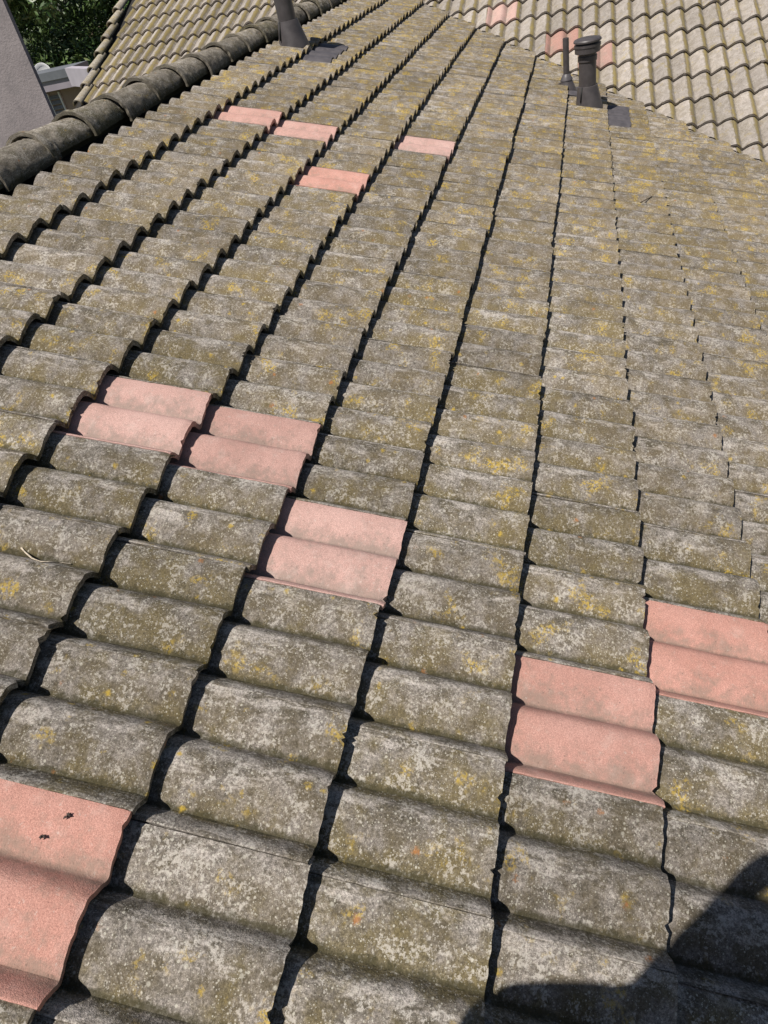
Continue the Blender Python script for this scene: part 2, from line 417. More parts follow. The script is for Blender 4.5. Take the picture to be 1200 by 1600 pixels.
def screen(mat, kind):
    """screen area in the frame and share seen of the exposed face"""
    vis, tot, area, sx, sy = 0, 0, 0, 0, 0
    pts = []
    for i in range(9):
        for j in range(9):
            p = mat @ Vector((LEN-EXP+EXP*(i+.5)/9, (-.3+2*(j+.5)/9)*ROLL, AMP*.8))
            if kind == 'main' and p.x+p.y > VAL or kind == 'wing' and p.x+p.y < VAL and p.x > XR: continue
            if kind == 'wing' and p.x <= XR and p.y < 2*0+VAL+0*(p.x): continue
            tot += 1
            q = pr(p)
            if not q or not (0 < q[0] < 1200 and 0 < q[1] < 1600): continue
            if p.x < XR-.05:                              # behind the ridge caps?
                t = (XR-CP.x)/(p.x-CP.x); zr = CP.z+(p.z-CP.z)*t
                if zr < .65: continue
            if kind == 'main' and p.x < -1.33: continue
            vis += 1; sx += q[0]; sy += q[1]; pts.append((round(q[0], 2), round(q[1], 2)))
    return hull_area(pts) if vis > 1 else 0, vis, tot, (sx/vis, sy/vis) if vis else None
rj = random.Random(3)
def jitter():
    return (R_(rj.gauss(0, .28)), R_(rj.gauss(0, .22)), R_(rj.gauss(0, .20)), rj.gauss(0, .0028), abs(rj.gauss(0, .0009)))
for k in range(-3, 15):
    for n in range(-10, 66, 2):
        x0 = (k-1.3)*EXP*CT
        if x0+(n-.3)*ROLL > VAL+.02 and True: continue
        mt = frame('main', k, n, jitter()); tiles.append(['main', k, n, mt, *screen(mt, 'main')])
for k in range(-12, 12):
    for n in range(-32, 30, 2):
        yb = VAL-(k-.09)*EXP*CT; x1 = (n+1.7)*ROLL+.045+WOFF
        if x1+yb+EXP < VAL-.02 and x1 > XR-.1: continue
        if x1 <= XR-.1 and (yb < VAL+.0 - .2): continue
        if x1 < -4.75: continue
        mt = frame('wing', k, n, jitter()); tiles.append(['wing', k, n, mt, *screen(mt, 'wing')])
tiles.sort(key=lambda t: -t[4])
pinkset = PINK | WPINK
vis_t = [t for t in tiles if t[4] > 6]
grey_ind = [t for t in vis_t if (t[0], t[1], t[2]) not in pinkset][:300-len(pinkset)]
ind = {(t[0], t[1], t[2]) for t in grey_ind} | pinkset
print('tiles', len(tiles), 'visible', len(vis_t), 'individual', len(ind))

def cut_bm(bm, mat, kind):
    """trim a tile along the valley"""
    side = 1 if kind == 'main' else -1
    inv = mat.inverted(); n = (inv.to_3x3() @ Vector((1, 1, 0))).normalized()
    c = inv @ Vector((VAL, 0, 0)) + n*(-.004*side)
    bmesh.ops.bisect_plane(bm, geom=bm.verts[:]+bm.edges[:]+bm.faces[:], plane_co=c, plane_no=n*side, clear_outer=True)
def trim_head(bm, mat):
    inv = mat.inverted(); n = (inv.to_3x3() @ Vector((-1, 0, 0))).normalized(); c = inv @ Vector((XR+.165, 0, 0))
    bmesh.ops.bisect_plane(bm, geom=bm.verts[:]+bm.edges[:]+bm.faces[:], plane_co=c, plane_no=n, clear_outer=True)
def needs_cut(mat, kind):
    side = 1 if kind == 'main' else -1
    cs = [mat @ Vector((x, y, .01)) for x in (0, LEN) for y in (-.3*ROLL, 1.86*ROLL)]
    if kind == 'wing' and max(p.x for p in cs) < XR: return False
    return any(side*(p.x+p.y-VAL) > -.004 for p in cs)

proto = {}
def proto_mesh(matk, seed, hi):
    key = (matk, seed, hi)
    if key not in proto:
        bm = tile_bm(64 if hi else 30, 40 if hi else 10, seed+1, chips=(seed % 3)+(1 if seed % 4 == 0 else 0))
        proto[key] = bm_mesh(bm, M[matk])
    return proto[key]

ORD = ['zeroth', 'first', 'second', 'third', 'fourth', 'fifth', 'sixth', 'seventh', 'eighth', 'ninth', 'tenth', 'eleventh', 'twelfth',
       '13th', '14th', '15th', '16th', '17th', '18th', '19th', '20th', '21st', '22nd', '23rd', '24th', '25th', '26th', '27th', '28th', '29th', '30th']
# labels by counting what can be seen
label = {}
rows = {}
for t in vis_t: rows.setdefault((t[0], t[1], t[0] == 'wing' and t[3].translation.x < XR), []).append(t)
mk = sorted({k for (kd, k, l) in rows if kd == 'main'})
wk = sorted({k for (kd, k, l) in rows if kd == 'wing' and not l})
lk = sorted({k for (kd, k, l) in rows if kd == 'wing' and l})
looks = ['mossy grey tile', 'lichen-flecked grey tile', 'olive-stained grey tile', 'worn grey tile']
for (kd, k, left), ts in rows.items():
    ts.sort(key=lambda t: t[2])
    for i, t in enumerate(ts):
        key = (t[0], t[1], t[2]); lk_ = looks[(k*3+t[2]//2) % 4]
        if kd == 'main':
            label[key] = f'{lk_} {ORD[i+1]} from the near end, {ORD[mk.index(k)+1]} course below the ridge caps'
        elif left:
            label[key] = f'pale striped tile behind the ridge caps, {ORD[i+1]} from left in {ORD[lk.index(k)+1]} row down'
        else:
            label[key] = f'pale striped tile on the far slope, {ORD[i+1]} from the valley in {ORD[wk.index(k)+1]} row down'
plab = {('main', -2, 22): 'pink tile nearest the ridge caps, left one of two touching pink tiles',
        ('main', -1, 22): 'pink tile touching the right end of the pink tile nearest the ridge caps',
        ('main', 0, 18): 'small far pink tile lying alone below the two touching pink tiles near the ridge',
        ('main', 1, 24): 'single pink tile furthest right among the four far pink tiles of the near slope',
        ('main', 0, 4): 'left and upper tile of the pink pair in the left middle of the photo',
        ('main', 1, 4): 'right and lower tile of the pink pair in the left middle of the photo',
        ('main', 2, 2): 'pink tile just below and right of the middle pink pair',
        ('main', 4, 0): 'bright pink tile above the dark shadow, left of the pink tile at the right edge',
        ('main', 5, 2): 'grimy pink tile cut off by the right edge of the photo',
        ('main', 1, -4): 'largest pink tile in the bottom left corner, with two dark leaf crumbs on it',
        ('wing', 0, 0): 'pink tile at the top of the far slope, left of both roof pipes',
        ('wing', 2, 4): 'pink tile on the far slope just behind the thin pipe',
        ('wing', 3, 6): 'pink tile on the far slope half hidden by the wide capped pipe'}

stuff = {'grey': [], 'far': []}
for t in tiles:
    kd, k, n, mt = t[:4]; key = (kd, k, n); pk = key in pinkset
    matk = ('pink' if kd == 'main' else 'far_pink') if pk else ('grey' if kd == 'main' else 'far')
    seed = (k*7+n*3) % (10 if kd == 'main' else 6)
    if key in ind:
        hi = t[4] > 3500
        if needs_cut(mt, kd) or (kd == 'main' and k == -3):
            bm = tile_bm(40, 16, seed+1)
            if needs_cut(mt, kd): cut_bm(bm, mt, kd)
            if k == -3 and kd == 'main': trim_head(bm, mt)
            if not bm.faces: bm.free(); print('empty', key); continue
            me = bm_mesh(bm, M[matk])
        else: me = proto_mesh(matk, seed if not pk else seed % 4, hi)
        o = bpy.data.objects.new('pantile', me); COL.objects.link(o); o.matrix_world = mt
        tag(o, plab.get(key) or label.get(key, 'grey tile'), 'roof tile',
            ('pink replacement tiles' if pk else 'weathered tiles of the near slope' if kd == 'main' else 'pale tiles of the crossing slope'))
    else:
        stuff['grey' if kd == 'main' else 'far'].append((mt, kd, seed, k))

# the rest of the tiles, too small or out of frame, as one mesh with two materials
bm = bmesh.new(); tmp = bpy.data.meshes.new('tmp')
mats = []
for mi, kk in enumerate(('grey', 'far')):
    for (mt, kd, seed, k_) in stuff[kk]:
        tb = tile_bm(22, 4, seed+1, rough=0.)
        if needs_cut(mt, kd): cut_bm(tb, mt, kd)
        if k_ == -3 and kd == 'main': trim_head(tb, mt)
        tl = tb.verts.layers.float_vector['tc']; ro = Vector((random.uniform(0, 40), random.uniform(0, 40), random.uniform(0, 9)))
        for v in tb.verts: v[tl] += ro
        tb.transform(mt)
        for f in tb.faces: f.material_index = mi
        tb.to_mesh(tmp); tb.free(); bm.from_mesh(tmp)
me = bpy.data.meshes.new('pantiles'); bm.to_mesh(me); bm.free(); bpy.data.meshes.remove(tmp)
me.materials.append(M['grey']); me.materials.append(M['far'])
me.polygons.foreach_set('use_smooth', [True]*len(me.polygons)); me.set_sharp_from_angle(angle=R_(50))
o = finish(bpy.data.objects.new('pantiles', me))
tag(o, 'remaining small and distant weathered roof tiles of both slopes', 'roof tiles', kind='stuff')

# ------------------------------------------------------------------ the house under the tiles
house = empty('house', (0, 4, -4.3), 'house carrying the two tiled roof slopes, hardly seen under the tiles', 'house')
def hm(name, bm, mat, parent=None, **k):
    o = mesh_obj(name, bm, mat, None, **k); o.parent = parent or house
    o.matrix_parent_inverse = Matrix.Translation(-Vector(house.location)) if o.parent == house else Matrix()
    return o
bm = bmesh.new()
def quad(bm, *ps): bm.faces.new([bm.verts.new(p) for p in ps])
d = -.03; XE = 4.35; XW = -4.93; YN = -2.2
def zm(x): return -x*TT+d
def zw(y): return (y-VAL)*TT+d
zr = zm(XR)
yt = VAL-XR
WY = VAL-12*0+3.7                # crossing ridge
# near slope, its hidden side, crossing slope and its back
quad(bm, (XR, YN, zr), (XE, YN, zm(XE)), (XE, VAL-XE, zm(XE)), (XR, VAL-XR, zr))
quad(bm, (XR, YN, zr), (XR, yt, zr), (XW, VAL+.3, zr-(XR-XW)*TT), (XW, YN, zr-(XR-XW)*TT))
quad(bm, (XW, VAL-.1, zw(VAL-.1)), (XR, yt, zw(yt)), (XR, WY, zw(WY)), (XW, WY, zw(WY)))
quad(bm, (XR, yt, zw(yt)), (XE, VAL-XE, zw(VAL-XE)), (XE+1.2, VAL-XE, zw(VAL-XE)), (XE+1.2, WY, zw(WY)), (XR, WY, zw(WY)))
quad(bm, (XW, WY, zw(WY)), (XE+1.2, WY, zw(WY)), (XE+1.2, WY+5, zw(WY)-5*TT), (XW, WY+5, zw(WY)-5*TT))
geom = bmesh.ops.extrude_face_region(bm, geom=bm.faces[:])
bmesh.ops.translate(bm, verts=[v for v in geom['geom'] if isinstance(v, bmesh.types.BMVert)], vec=(0, 0, -.09))
hm('roof', bm, M['deck'], smooth=False)
bm = bmesh.new(); box(bm, XW+.3, YN+.3, -4.3, XE-.4, VAL-.2, zr-(XR-XW)*TT-.2); box(bm, XW+.12, VAL-.1, -4.3, XE+.8, WY+4.6, zw(WY)-5*TT-.15)
hm('wall', bm, M['wallpink'], smooth=False)
bm = bmesh.new(); bm2 = [bm.verts.new(p) for p in ((XW+.13, VAL+.1, zw(VAL)-.3), (XW+.13, WY, zw(WY)-.12), (XW+.13, WY, zw(VAL)-.3))]
bm.faces.new(bm2); g_ = bmesh.ops.extrude_face_region(bm, geom=bm.faces[:]); bmesh.ops.translate(bm, verts=[v for v in g_['geom'] if isinstance(v, bmesh.types.BMVert)], vec=(.2, 0, 0))
hm('gable_wall', bm, M['wallpink'], smooth=False)

# verge tiles down the left edge of the crossing slope
def verge_mesh():
    bm = bmesh.new(); tcl = bm.verts.layers.float_vector.new('tc'); cl = bm.verts.layers.float.new('crest'); bm.verts.layers.float.new('stripe')
    nv, na = 10, 12; outer, inner = [], []
    for i in range(nv+1):
        x = LEN*i/nv; r = .052+.010*x/LEN; a_, b_ = [], []
        for j in range(na+1):
            a = math.pi*(1.12*j/na-.06)
            for rr, lst in ((r, a_), (r-.013, b_)):
                p = Vector((x, -rr*math.cos(a), rr*math.sin(a)*.9)); q = noise.noise(p*60)*.0012
                v = bm.verts.new(p+Vector((0, 0, q))); v[tcl] = p*1.; v[cl] = math.sin(max(0, min(math.pi, a))); lst.append(v)
        for lst, sgn in ((a_, 1), (b_, 1)):            # a skirt on the outer side
            pass
        outer.append(a_); inner.append(b_)
    for i in range(nv):
        for j in range(na):
            bm.faces.new((outer[i][j], outer[i+1][j], outer[i+1][j+1], outer[i][j+1])); bm.faces.new((inner[i][j+1], inner[i+1][j+1], inner[i+1][j], inner[i][j]))
    for e in (0, nv):
        for j in range(na): bm.faces.new((outer[e][j], outer[e][j+1], inner[e][j+1], inner[e][j]))
    for e in (0, na):
        for i in range(nv): bm.faces.new((outer[i][e], inner[i][e], inner[i+1][e], outer[i+1][e]))
    bmesh.ops.recalc_face_normals(bm, faces=bm.faces[:])
    return bm_mesh(bm, M['grey'])
vm_ = verge_mesh(); vm_.materials[0] = M['verge']
for q, k in enumerate(range(0, -12, -1)):
    mt = frame('wing', k, 0, jitter()); mt.translation.x = -4.79-.075*(mt.translation.y-7.84)
    mt = mt @ Matrix.Translation((0, 0, .012))
    o = bpy.data.objects.new('verge_tile', vm_); COL.objects.link(o); o.matrix_world = mt
    tag(o, f'half-round edging tile left of the crossing slope, {ORD[q+1]} up from the ridge caps', 'edging tile', 'edging tiles down the left edge')

# ------------------------------------------------------------------ ridge caps
def cap_mesh(seed):
    bm = bmesh.new(); tcl = bm.verts.layers.float_vector.new('tc'); cl = bm.verts.layers.float.new('crest'); bm.verts.layers.float.new('stripe')
    nv, na = 30, 40; L_ = .44; off = Vector((seed*5.3, seed*2.9, seed)); outer, inner = [], []
    for i in range(nv+1):
        y = L_*i/nv; t = i/nv; r = .116-.020*t
        if t < .14: r += .010*(1 - max(0, (t-.09)/.05))     # thick mouth band
        a_, b_ = [], []
        for j in range(na+1):
            a = math.pi*(1.04*j/na-.02)
            p = Vector((-r*math.cos(a), y, r*math.sin(a)))
            nz = noise.fractal((p+off)*24, 1, 2, 4)*.0042+noise.noise((p+off)*110)*.0012
            dirv = Vector((p.x, 0, p.z)).normalized()
            yj = noise.noise(Vector((a*5, seed, 1)))*.006 if i == 0 else 0
            v = bm.verts.new(p+dirv*nz+Vector((0, yj, 0))); v[tcl] = Vector((y, a*.13, seed*2.)); v[cl] = max(0, math.sin(a))*.7; a_.append(v)
            p2 = Vector((-(r-.016)*math.cos(a), y+yj+.001, (r-.016)*math.sin(a)))
            v = bm.verts.new(p2); v[tcl] = p2*1.; v[cl] = .2; b_.append(v)
        outer.append(a_); inner.append(b_)
    for i in range(nv):
        for j in range(na):
            bm.faces.new((outer[i][j], outer[i+1][j], outer[i+1][j+1], outer[i][j+1])); bm.faces.new((inner[i][j+1], inner[i+1][j+1], inner[i+1][j], inner[i][j]))
    for e in (0, nv):
        for j in range(na): bm.faces.new((outer[e][j], outer[e][j+1], inner[e][j+1], inner[e][j]))
    for e in (0, na):
        for i in range(nv): bm.faces.new((outer[i][e], inner[i][e], inner[i+1][e], outer[i+1][e]))
    bmesh.ops.recalc_face_normals(bm, faces=bm.faces[:])
    return bm_mesh(bm, M['cap'])
capm = [cap_mesh(s) for s in range(4)]
visible_caps = 0
for i in range(-4, 18):
    y = 2.245+.368*i
    if y > VAL-XR-.25: break
    o = bpy.data.objects.new('ridge_cap', capm[i % 4]); COL.objects.link(o)
    o.location = (XR-.003+random.gauss(0, .004), y, .522+random.gauss(0, .003))
    o.rotation_euler = (R_(.6+random.gauss(0, .4)), R_(random.gauss(0, 3)), R_(random.gauss(0, 1.3)))
    vis = i >= -1
    if vis: visible_caps += 1
    tag(o, (f'dark mossy half-round ridge cap, {ORD[visible_caps]} from the left edge of the photo' if vis else f'dark mossy ridge cap, {ORD[abs(i)-1]} one beyond the left edge of the photo'), 'ridge cap', 'ridge caps')
# mortar bed under the caps
bm = bmesh.new(); box(bm, XR-.06, 0.6, .40, XR+.03, VAL-XR-.1, .565)
mesh_obj('mortar_bed', bm, M['cap'], smooth=False); tag(bpy.data.objects['mortar_bed'], 'dark mortar bed in the shade under the ridge caps', 'mortar')

# ------------------------------------------------------------------ vent pipes
def surf(v, u):                                     # top of the tiles at v (metres down), u (metres along)
    k = math.ceil(v/EXP+.09); b0 = (k-.09)*EXP
    h = LIFT*(1-(b0-v)/EXP)+AMP*wave(u/ROLL)
    return h
def flashing(root, v0, v1, u0, u1, h0=.004):
    bm = bmesh.new(); nu, nv = 70, 12; g1 = []
    for i in range(nv+1):
        row = []
        for j in range(nu+1):
            v = v0+(v1-v0)*i/nv; u = u0+(u1-u0)*j/nu
            if i == nv: v += noise.noise(Vector((u*16, 2, 0)))*.008
            if j in (0, nu): u += noise.noise(Vector((v*16, 7, 0)))*.008
            vv = v; h = LIFT*.5*0+AMP*.85*wave(u/ROLL)
            k = math.ceil((v0+.02)/EXP+.09); b0 = (k-.09)*EXP
            h += LIFT*(1-(b0-v)/EXP)+h0+.006+noise.noise(Vector((u*9, v*9, 4)))*.003+AMP*.13
            row.append(bm.verts.new(MAIN(v, u, h)))
        g1.append(row)
    for i in range(nv):
        for j in range(nu): bm.faces.new((g1[i][j], g1[i+1][j], g1[i+1][j+1], g1[i][j+1]))
    ge = bmesh.ops.extrude_face_region(bm, geom=bm.faces[:]); bmesh.ops.translate(bm, verts=[v for v in ge['geom'] if isinstance(v, bmesh.types.BMVert)], vec=(0, 0, -.0035))
    o = mesh_obj('flashing', bm, M['lead'], None, auto=40); o.parent = root; o.matrix_parent_inverse = Matrix.Translation(-Vector(root.location)); return o
def part(root, name, bm, mat, **k):
    o = mesh_obj(name, bm, mat, root, **k); return o
def wide_pipe(loc, height, rp, rb, cone_h, cap, label, fl):
    root = empty('vent_pipe', loc, label, 'vent pipe')
    bm = bmesh.new()
    def warp(p, r, z):                              # foot of the cone is cut along the roof slope, skewed down it
        t = max(0, min(1, 1-z/cone_h)); p.x += .018*t; p.z -= p.x*TT*t*1.0; return p
    prof = [(rb, -.05)]+[(rb+(rp+.006-rb)*t, cone_h*t) for t in [i/10 for i in range(11)]]+[(rp, cone_h+.001)]
    lathe(bm, prof, 40, warp=warp)
    cone = part(root, 'base_cone', bm, M['pipe'], auto=35)
    bm = bmesh.new()                                # raised slot rib on the cone's front
    a = -2.15
    p0 = Vector((math.cos(a)*(rb-.012), math.sin(a)*(rb-.012), cone_h*.35)); p1 = Vector((math.cos(a)*(rp+.008), math.sin(a)*(rp+.008), cone_h*1.02))
    tube(bm, [p0, p1], [.006, .006]); part(root, 'rib', bm, M['pipedark'])
    bm = bmesh.new(); lathe(bm, [(rp-.004, cone_h*.5), (rp-.004, cone_h), (rp-.004, height-.10), (rp-.004, height-.03)], 40)
    if not cap: pass
    part(root, 'tube', bm, M['pipe'], auto=35)
    bm = bmesh.new(); lathe(bm, [(rp-.001, height-.155), (rp+.002, height-.15), (rp+.002, height-.118), (rp-.002, height-.113)], 40); part(root, 'tube_ring', bm, M['pipe'], auto=30)
    bm = bmesh.new(); lathe(bm, [(rp-.008, height-.118), (rp-.008, height-.085)], 40); part(root, 'neck_gap', bm, M['pipedark'], auto=30)  # ring coloured near-black as the shade of the open neck gap
    bm = bmesh.new()
    rc = rp*1.42
    lathe(bm, [(rc*.86, height-.098), (rc*.95, height-.094), (rc*.965, height-.058), (rc, height-.056), (rc, height-.040), (rc*.9, height-.038), (rc*.88, height-.034)], 44)
    hood = part(root, 'cap', bm, M['pipe'], auto=30)
    bm = bmesh.new(); lathe(bm, [(rc*.84, height-.036), (rc*.84, height-.026)], 40); part(hood, 'lid_gap', bm, M['pipedark'], auto=30)  # near-black ring filling the gap between cap and lid
    bm = bmesh.new(); lathe(bm, [(rc*1.0, height-.026), (rc*1.045, height-.024), (rc*1.045, height-.014), (rc*.97, height-.006), (rc*.8, height-.001), (rc*.4, height+.003), (.001, height+.004)], 44)
    part(hood, 'lid', bm, M['pipe'], auto=30)
    if fl: flashing(root, *fl)
    bm = bmesh.new()
    tube(bm, [Vector((.085, -.035, -.055)), Vector((.10, -.04, -.02)), Vector((.125, -.045, -.035))], [.006, .007, .005]); part(root, 'clip', bm, M['lead'])
    return root
def on_roof(x, y, h=0): return Vector((x, y, -x*TT+h))
wide_pipe(on_roof(1.075, 5.76, .045), .470, .070, .108, .150, True, 'wide charcoal vent pipe with a stacked round cap, right of the thin pipe',
          (3.86*EXP, 4.46*EXP, 35.9*ROLL, 39.9*ROLL))
wide_pipe(on_roof(-1.06, 5.22, .045), .66, .070, .118, .165, True, 'tall charcoal vent pipe by the ridge caps, its top cut off by the photo edge',
          (-3.14*EXP, -2.42*EXP, 33.1*ROLL, 36.7*ROLL))
root = empty('vent_pipe', on_roof(.905, 6.17, .04), 'thin charcoal vent pipe standing left of the wide capped pipe', 'vent pipe')
bm = bmesh.new(); lathe(bm, [(.0245, .02), (.0245, .37), (.020, .372), (.019, .36)], 24); part(root, 'tube', bm, M['pipe'], auto=35)
bm = bmesh.new()
def wp(p, r, z):
    t = max(0, min(1, 1-z/.07)); p.x += .015*t; p.z -= p.x*TT*t; return p
lathe(bm, [(.086, -.04), (.082, -.01), (.055, .05), (.047, .07)], 32, warp=wp); part(root, 'base_cone', bm, M['pipe'], auto=35)
bm = bmesh.new(); lathe(bm, [(.045, .068), (.051, .072), (.050, .078), (.036, .105), (.026, .118), (.024, .118)], 32); part(root, 'collar', bm, M['lead'], auto=35)
bm = bmesh.new(); tube(bm, [(-.05, -.01, .05), (-.08, -.02, .045), (-.082, -.02, .02)], [.012, .012, .010]); part(root, 'screw_clamp', bm, M['pipe'])
flashing(root, 2.87*EXP, 3.38*EXP, 39.6*ROLL, 41.8*ROLL)

# ------------------------------------------------------------------ litter on the tiles
def hitmain(px, py, h=.04):
    d = ray(px, py); N = Vector((ST, 0, CT)); p0 = N*h
    return CP+d*((p0-CP).dot(N)/d.dot(N))
def twig(pts, r, mat, label):
    bm = bmesh.new(); P3 = []
    for px, py in pts:
        q = hitmain(px, py); u = q.y; v = q.x/CT*1.0
        # rest on the real tile surface
        d = ray(px, py); N = Vector((ST, 0, CT)); h = .04
        for _ in range(12):
            q = CP+d*((N*h-CP).dot(N)/d.dot(N)); vv = q.x*CT-q.z*ST; h = surf(vv, q.y)+r*1.6
        P3.append(q)
    tube(bm, P3, [r*(1-.5*i/len(P3)) for i in range(len(P3))], 7)
    o = mesh_obj('twig', bm, mat); tag(o, label, 'twig')
twig([(33, 856), (40, 863), (50, 872), (64, 878), (80, 878), (96, 879), (111, 881)], .0024, M['twig'], 'pale curved twig lying on a grey tile at the left edge of the photo')
twig([(1001, 316), (1009, 312), (1019, 307)], .0035, M['twigdark'], 'thin dark straight twig on the upper right of the near slope')
def crumb(px, py, s, seed, label, dx=0):
    rr = random.Random(seed); bm = bmesh.new()
    d = ray(px, py); N = Vector((ST, 0, CT)); h = .04
    for _ in range(12):
        q = CP+d*((N*h-CP).dot(N)/d.dot(N)); vv = q.x*CT-q.z*ST; h = surf(vv, q.y)+.003
    for _ in range(5):
        a = rr.uniform(0, 6.28); L_ = s*rr.uniform(.4, 1)
        e = q+Vector((math.cos(a)*L_, math.sin(a)*L_, rr.uniform(.0, .006)-math.cos(a)*L_*TT))
        tube(bm, [q+Vector((0, 0, 0)), (q+e)/2+Vector((0, 0, .003)), e], [.0016, .0022, .0006], 6)
    o = mesh_obj('leaf_crumb', bm, M['leafbit']); tag(o, label, 'leaf crumb', 'leaf crumbs on the bottom left pink tile')
crumb(106, 1276, .0085, 1, 'upper dark dried leaf crumb on the largest pink tile')
crumb(69, 1308, .0075, 5, 'lower dark dried leaf crumb on the largest pink tile, left of the other')

# ------------------------------------------------------------------ buildings beyond the ridge
def np_(name, bm, mat, root, smooth=False):
    o = mesh_obj(name, bm, mat, None, smooth); o.parent = root; o.matrix_parent_inverse = Matrix.Translation(-Vector(root.location)); return o
YB = 6.0; XB = CP.x-.7345*(YB-CP.y)
nb = empty('stucco_wall', (XB-1.5, YB, -1.2), 'plain mauve-grey stucco wall at the top left corner behind the ridge caps', 'wall')
bm = bmesh.new(); box(bm, XB-3.2, YB, -1.2, XB, YB+.045, 1.6); np_('wall', bm, M['stucco'], nb)
bm = bmesh.new(); box(bm, XB-3.24, YB-.04, 1.6, XB+.04, YB+.09, 1.66); np_('coping', bm, M['fasciadark'], nb)

YO = 12.5
A = at_y(58, 121, YO-.28); Bc = at_y(104, 107, YO-.28); Dc = at_y(150, 108, YO-.28)
ob = empty('outbuilding', (Bc.x, YO, -4.3), 'low pinkish outbuilding with lilac fascia and slatted vent, beyond the ridge caps', 'outbuilding')
zt = Bc.z
s_ = (Bc-CP).length
bm = bmesh.new(); box(bm, A.x-3, YO, -4.3, Dc.x+1.2, YO+3, zt-.30); np_('wall', bm, M['wallpink'], ob)
bm = bmesh.new(); box(bm, A.x-3.1, YO-.22, zt-.29, Bc.x-.03, YO-.02, zt-.13); np_('fascia', bm, M['fascia'], ob)
bm = bmesh.new(); box(bm, A.x-3.12, YO-.25, zt-.128, Bc.x-.01, YO+.45, zt+.0); np_('roof', bm, M['fasciadark'], ob)
dd = ray(190, 108.6); P1 = CP+dd*((zt-CP.z)/dd.z); P0 = Vector((Bc.x, YO-.26, 0)); D_ = Vector((P1.x-P0.x, P1.y-P0.y, 0)); N_ = Vector((-D_.y, D_.x, 0)).normalized()
def wing_box(bm, o0, o1, z0, z1, e0=0.):
    q = [P0-D_.normalized()*e0+N_*o0, P0+D_+N_*o0, P0+D_+N_*o1, P0-D_.normalized()*e0+N_*o1]
    v = [bm.verts.new((p.x, p.y, z)) for z in (z0, z1) for p in q]
    for f in ((3, 2, 1, 0), (4, 5, 6, 7), (0, 1, 5, 4), (1, 2, 6, 5), (2, 3, 7, 6), (3, 0, 4, 7)): bm.faces.new([v[i] for i in f])
bm = bmesh.new(); wing_box(bm, -.04, .10, zt-.27, zt+.01, .02); np_('roof_edge', bm, M['fascialight'], ob)
bm = bmesh.new(); wing_box(bm, .16, .5, -4.3, zt-.24, -.3); np_('wall', bm, M['wallpink'], ob)
V0 = at_y(77, 149, YO); V1 = at_y(97, 176, YO)
vx0, vx1, vz1, vz0 = V0.x, V0.x+.22, V0.z+.0, V0.z-.5
bm = bmesh.new()
box(bm, vx0-.03, YO-.04, vz0-.03, vx0-.001, YO-.002, vz1+.03); box(bm, vx1+.001, YO-.04, vz0-.03, vx1+.03, YO-.002, vz1+.03)
fr = np_('louvre_vent', bm, M['white'], ob)
bm = bmesh.new()
for i in range(6):
    z = vz0+(vz1-vz0)*(i+.5)/6; h_ = .02
    v = [bm.verts.new(p) for p in ((vx0, YO-.05, z-.03), (vx1, YO-.05, z-.03), (vx1, YO-.012, z+.02), (vx0, YO-.012, z+.02))]; bm.faces.new(v)
ge = bmesh.ops.extrude_face_region(bm, geom=bm.faces[:]); bmesh.ops.translate(bm, verts=[v for v in ge['geom'] if isinstance(v, bmesh.types.BMVert)], vec=(0, 0, .008))
sl = mesh_obj('slats', bm, M['louvre'], None, False); sl.parent = fr
dk = at_y(73, 129, YO+.6)
root = empty('satellite_dish', (dk.x, YO+.6, zt-.13), 'small white round dish showing above the outbuilding roof edge', 'dish')
bm = bmesh.new(); lathe(bm, [(.001, -.05), (.10, -.04), (.19, .0), (.23, .04), (.235, .04), (.19, -.012), (.001, -.06)], 28)
bmesh.ops.rotate(bm, cent=(0, 0, 0), matrix=Matrix.Rotation(R_(72), 3, 'X'), verts=bm.verts[:]); bmesh.ops.translate(bm, verts=bm.verts[:], vec=(0, 0, .0))
part(root, 'reflector', bm, M['white'])
bm = bmesh.new(); tube(bm, [(0, .08, -.25), (0, .08, -.02), (0, .03, 0)], [.02, .02, .02]); part(root, 'bracket', bm, M['louvre'])

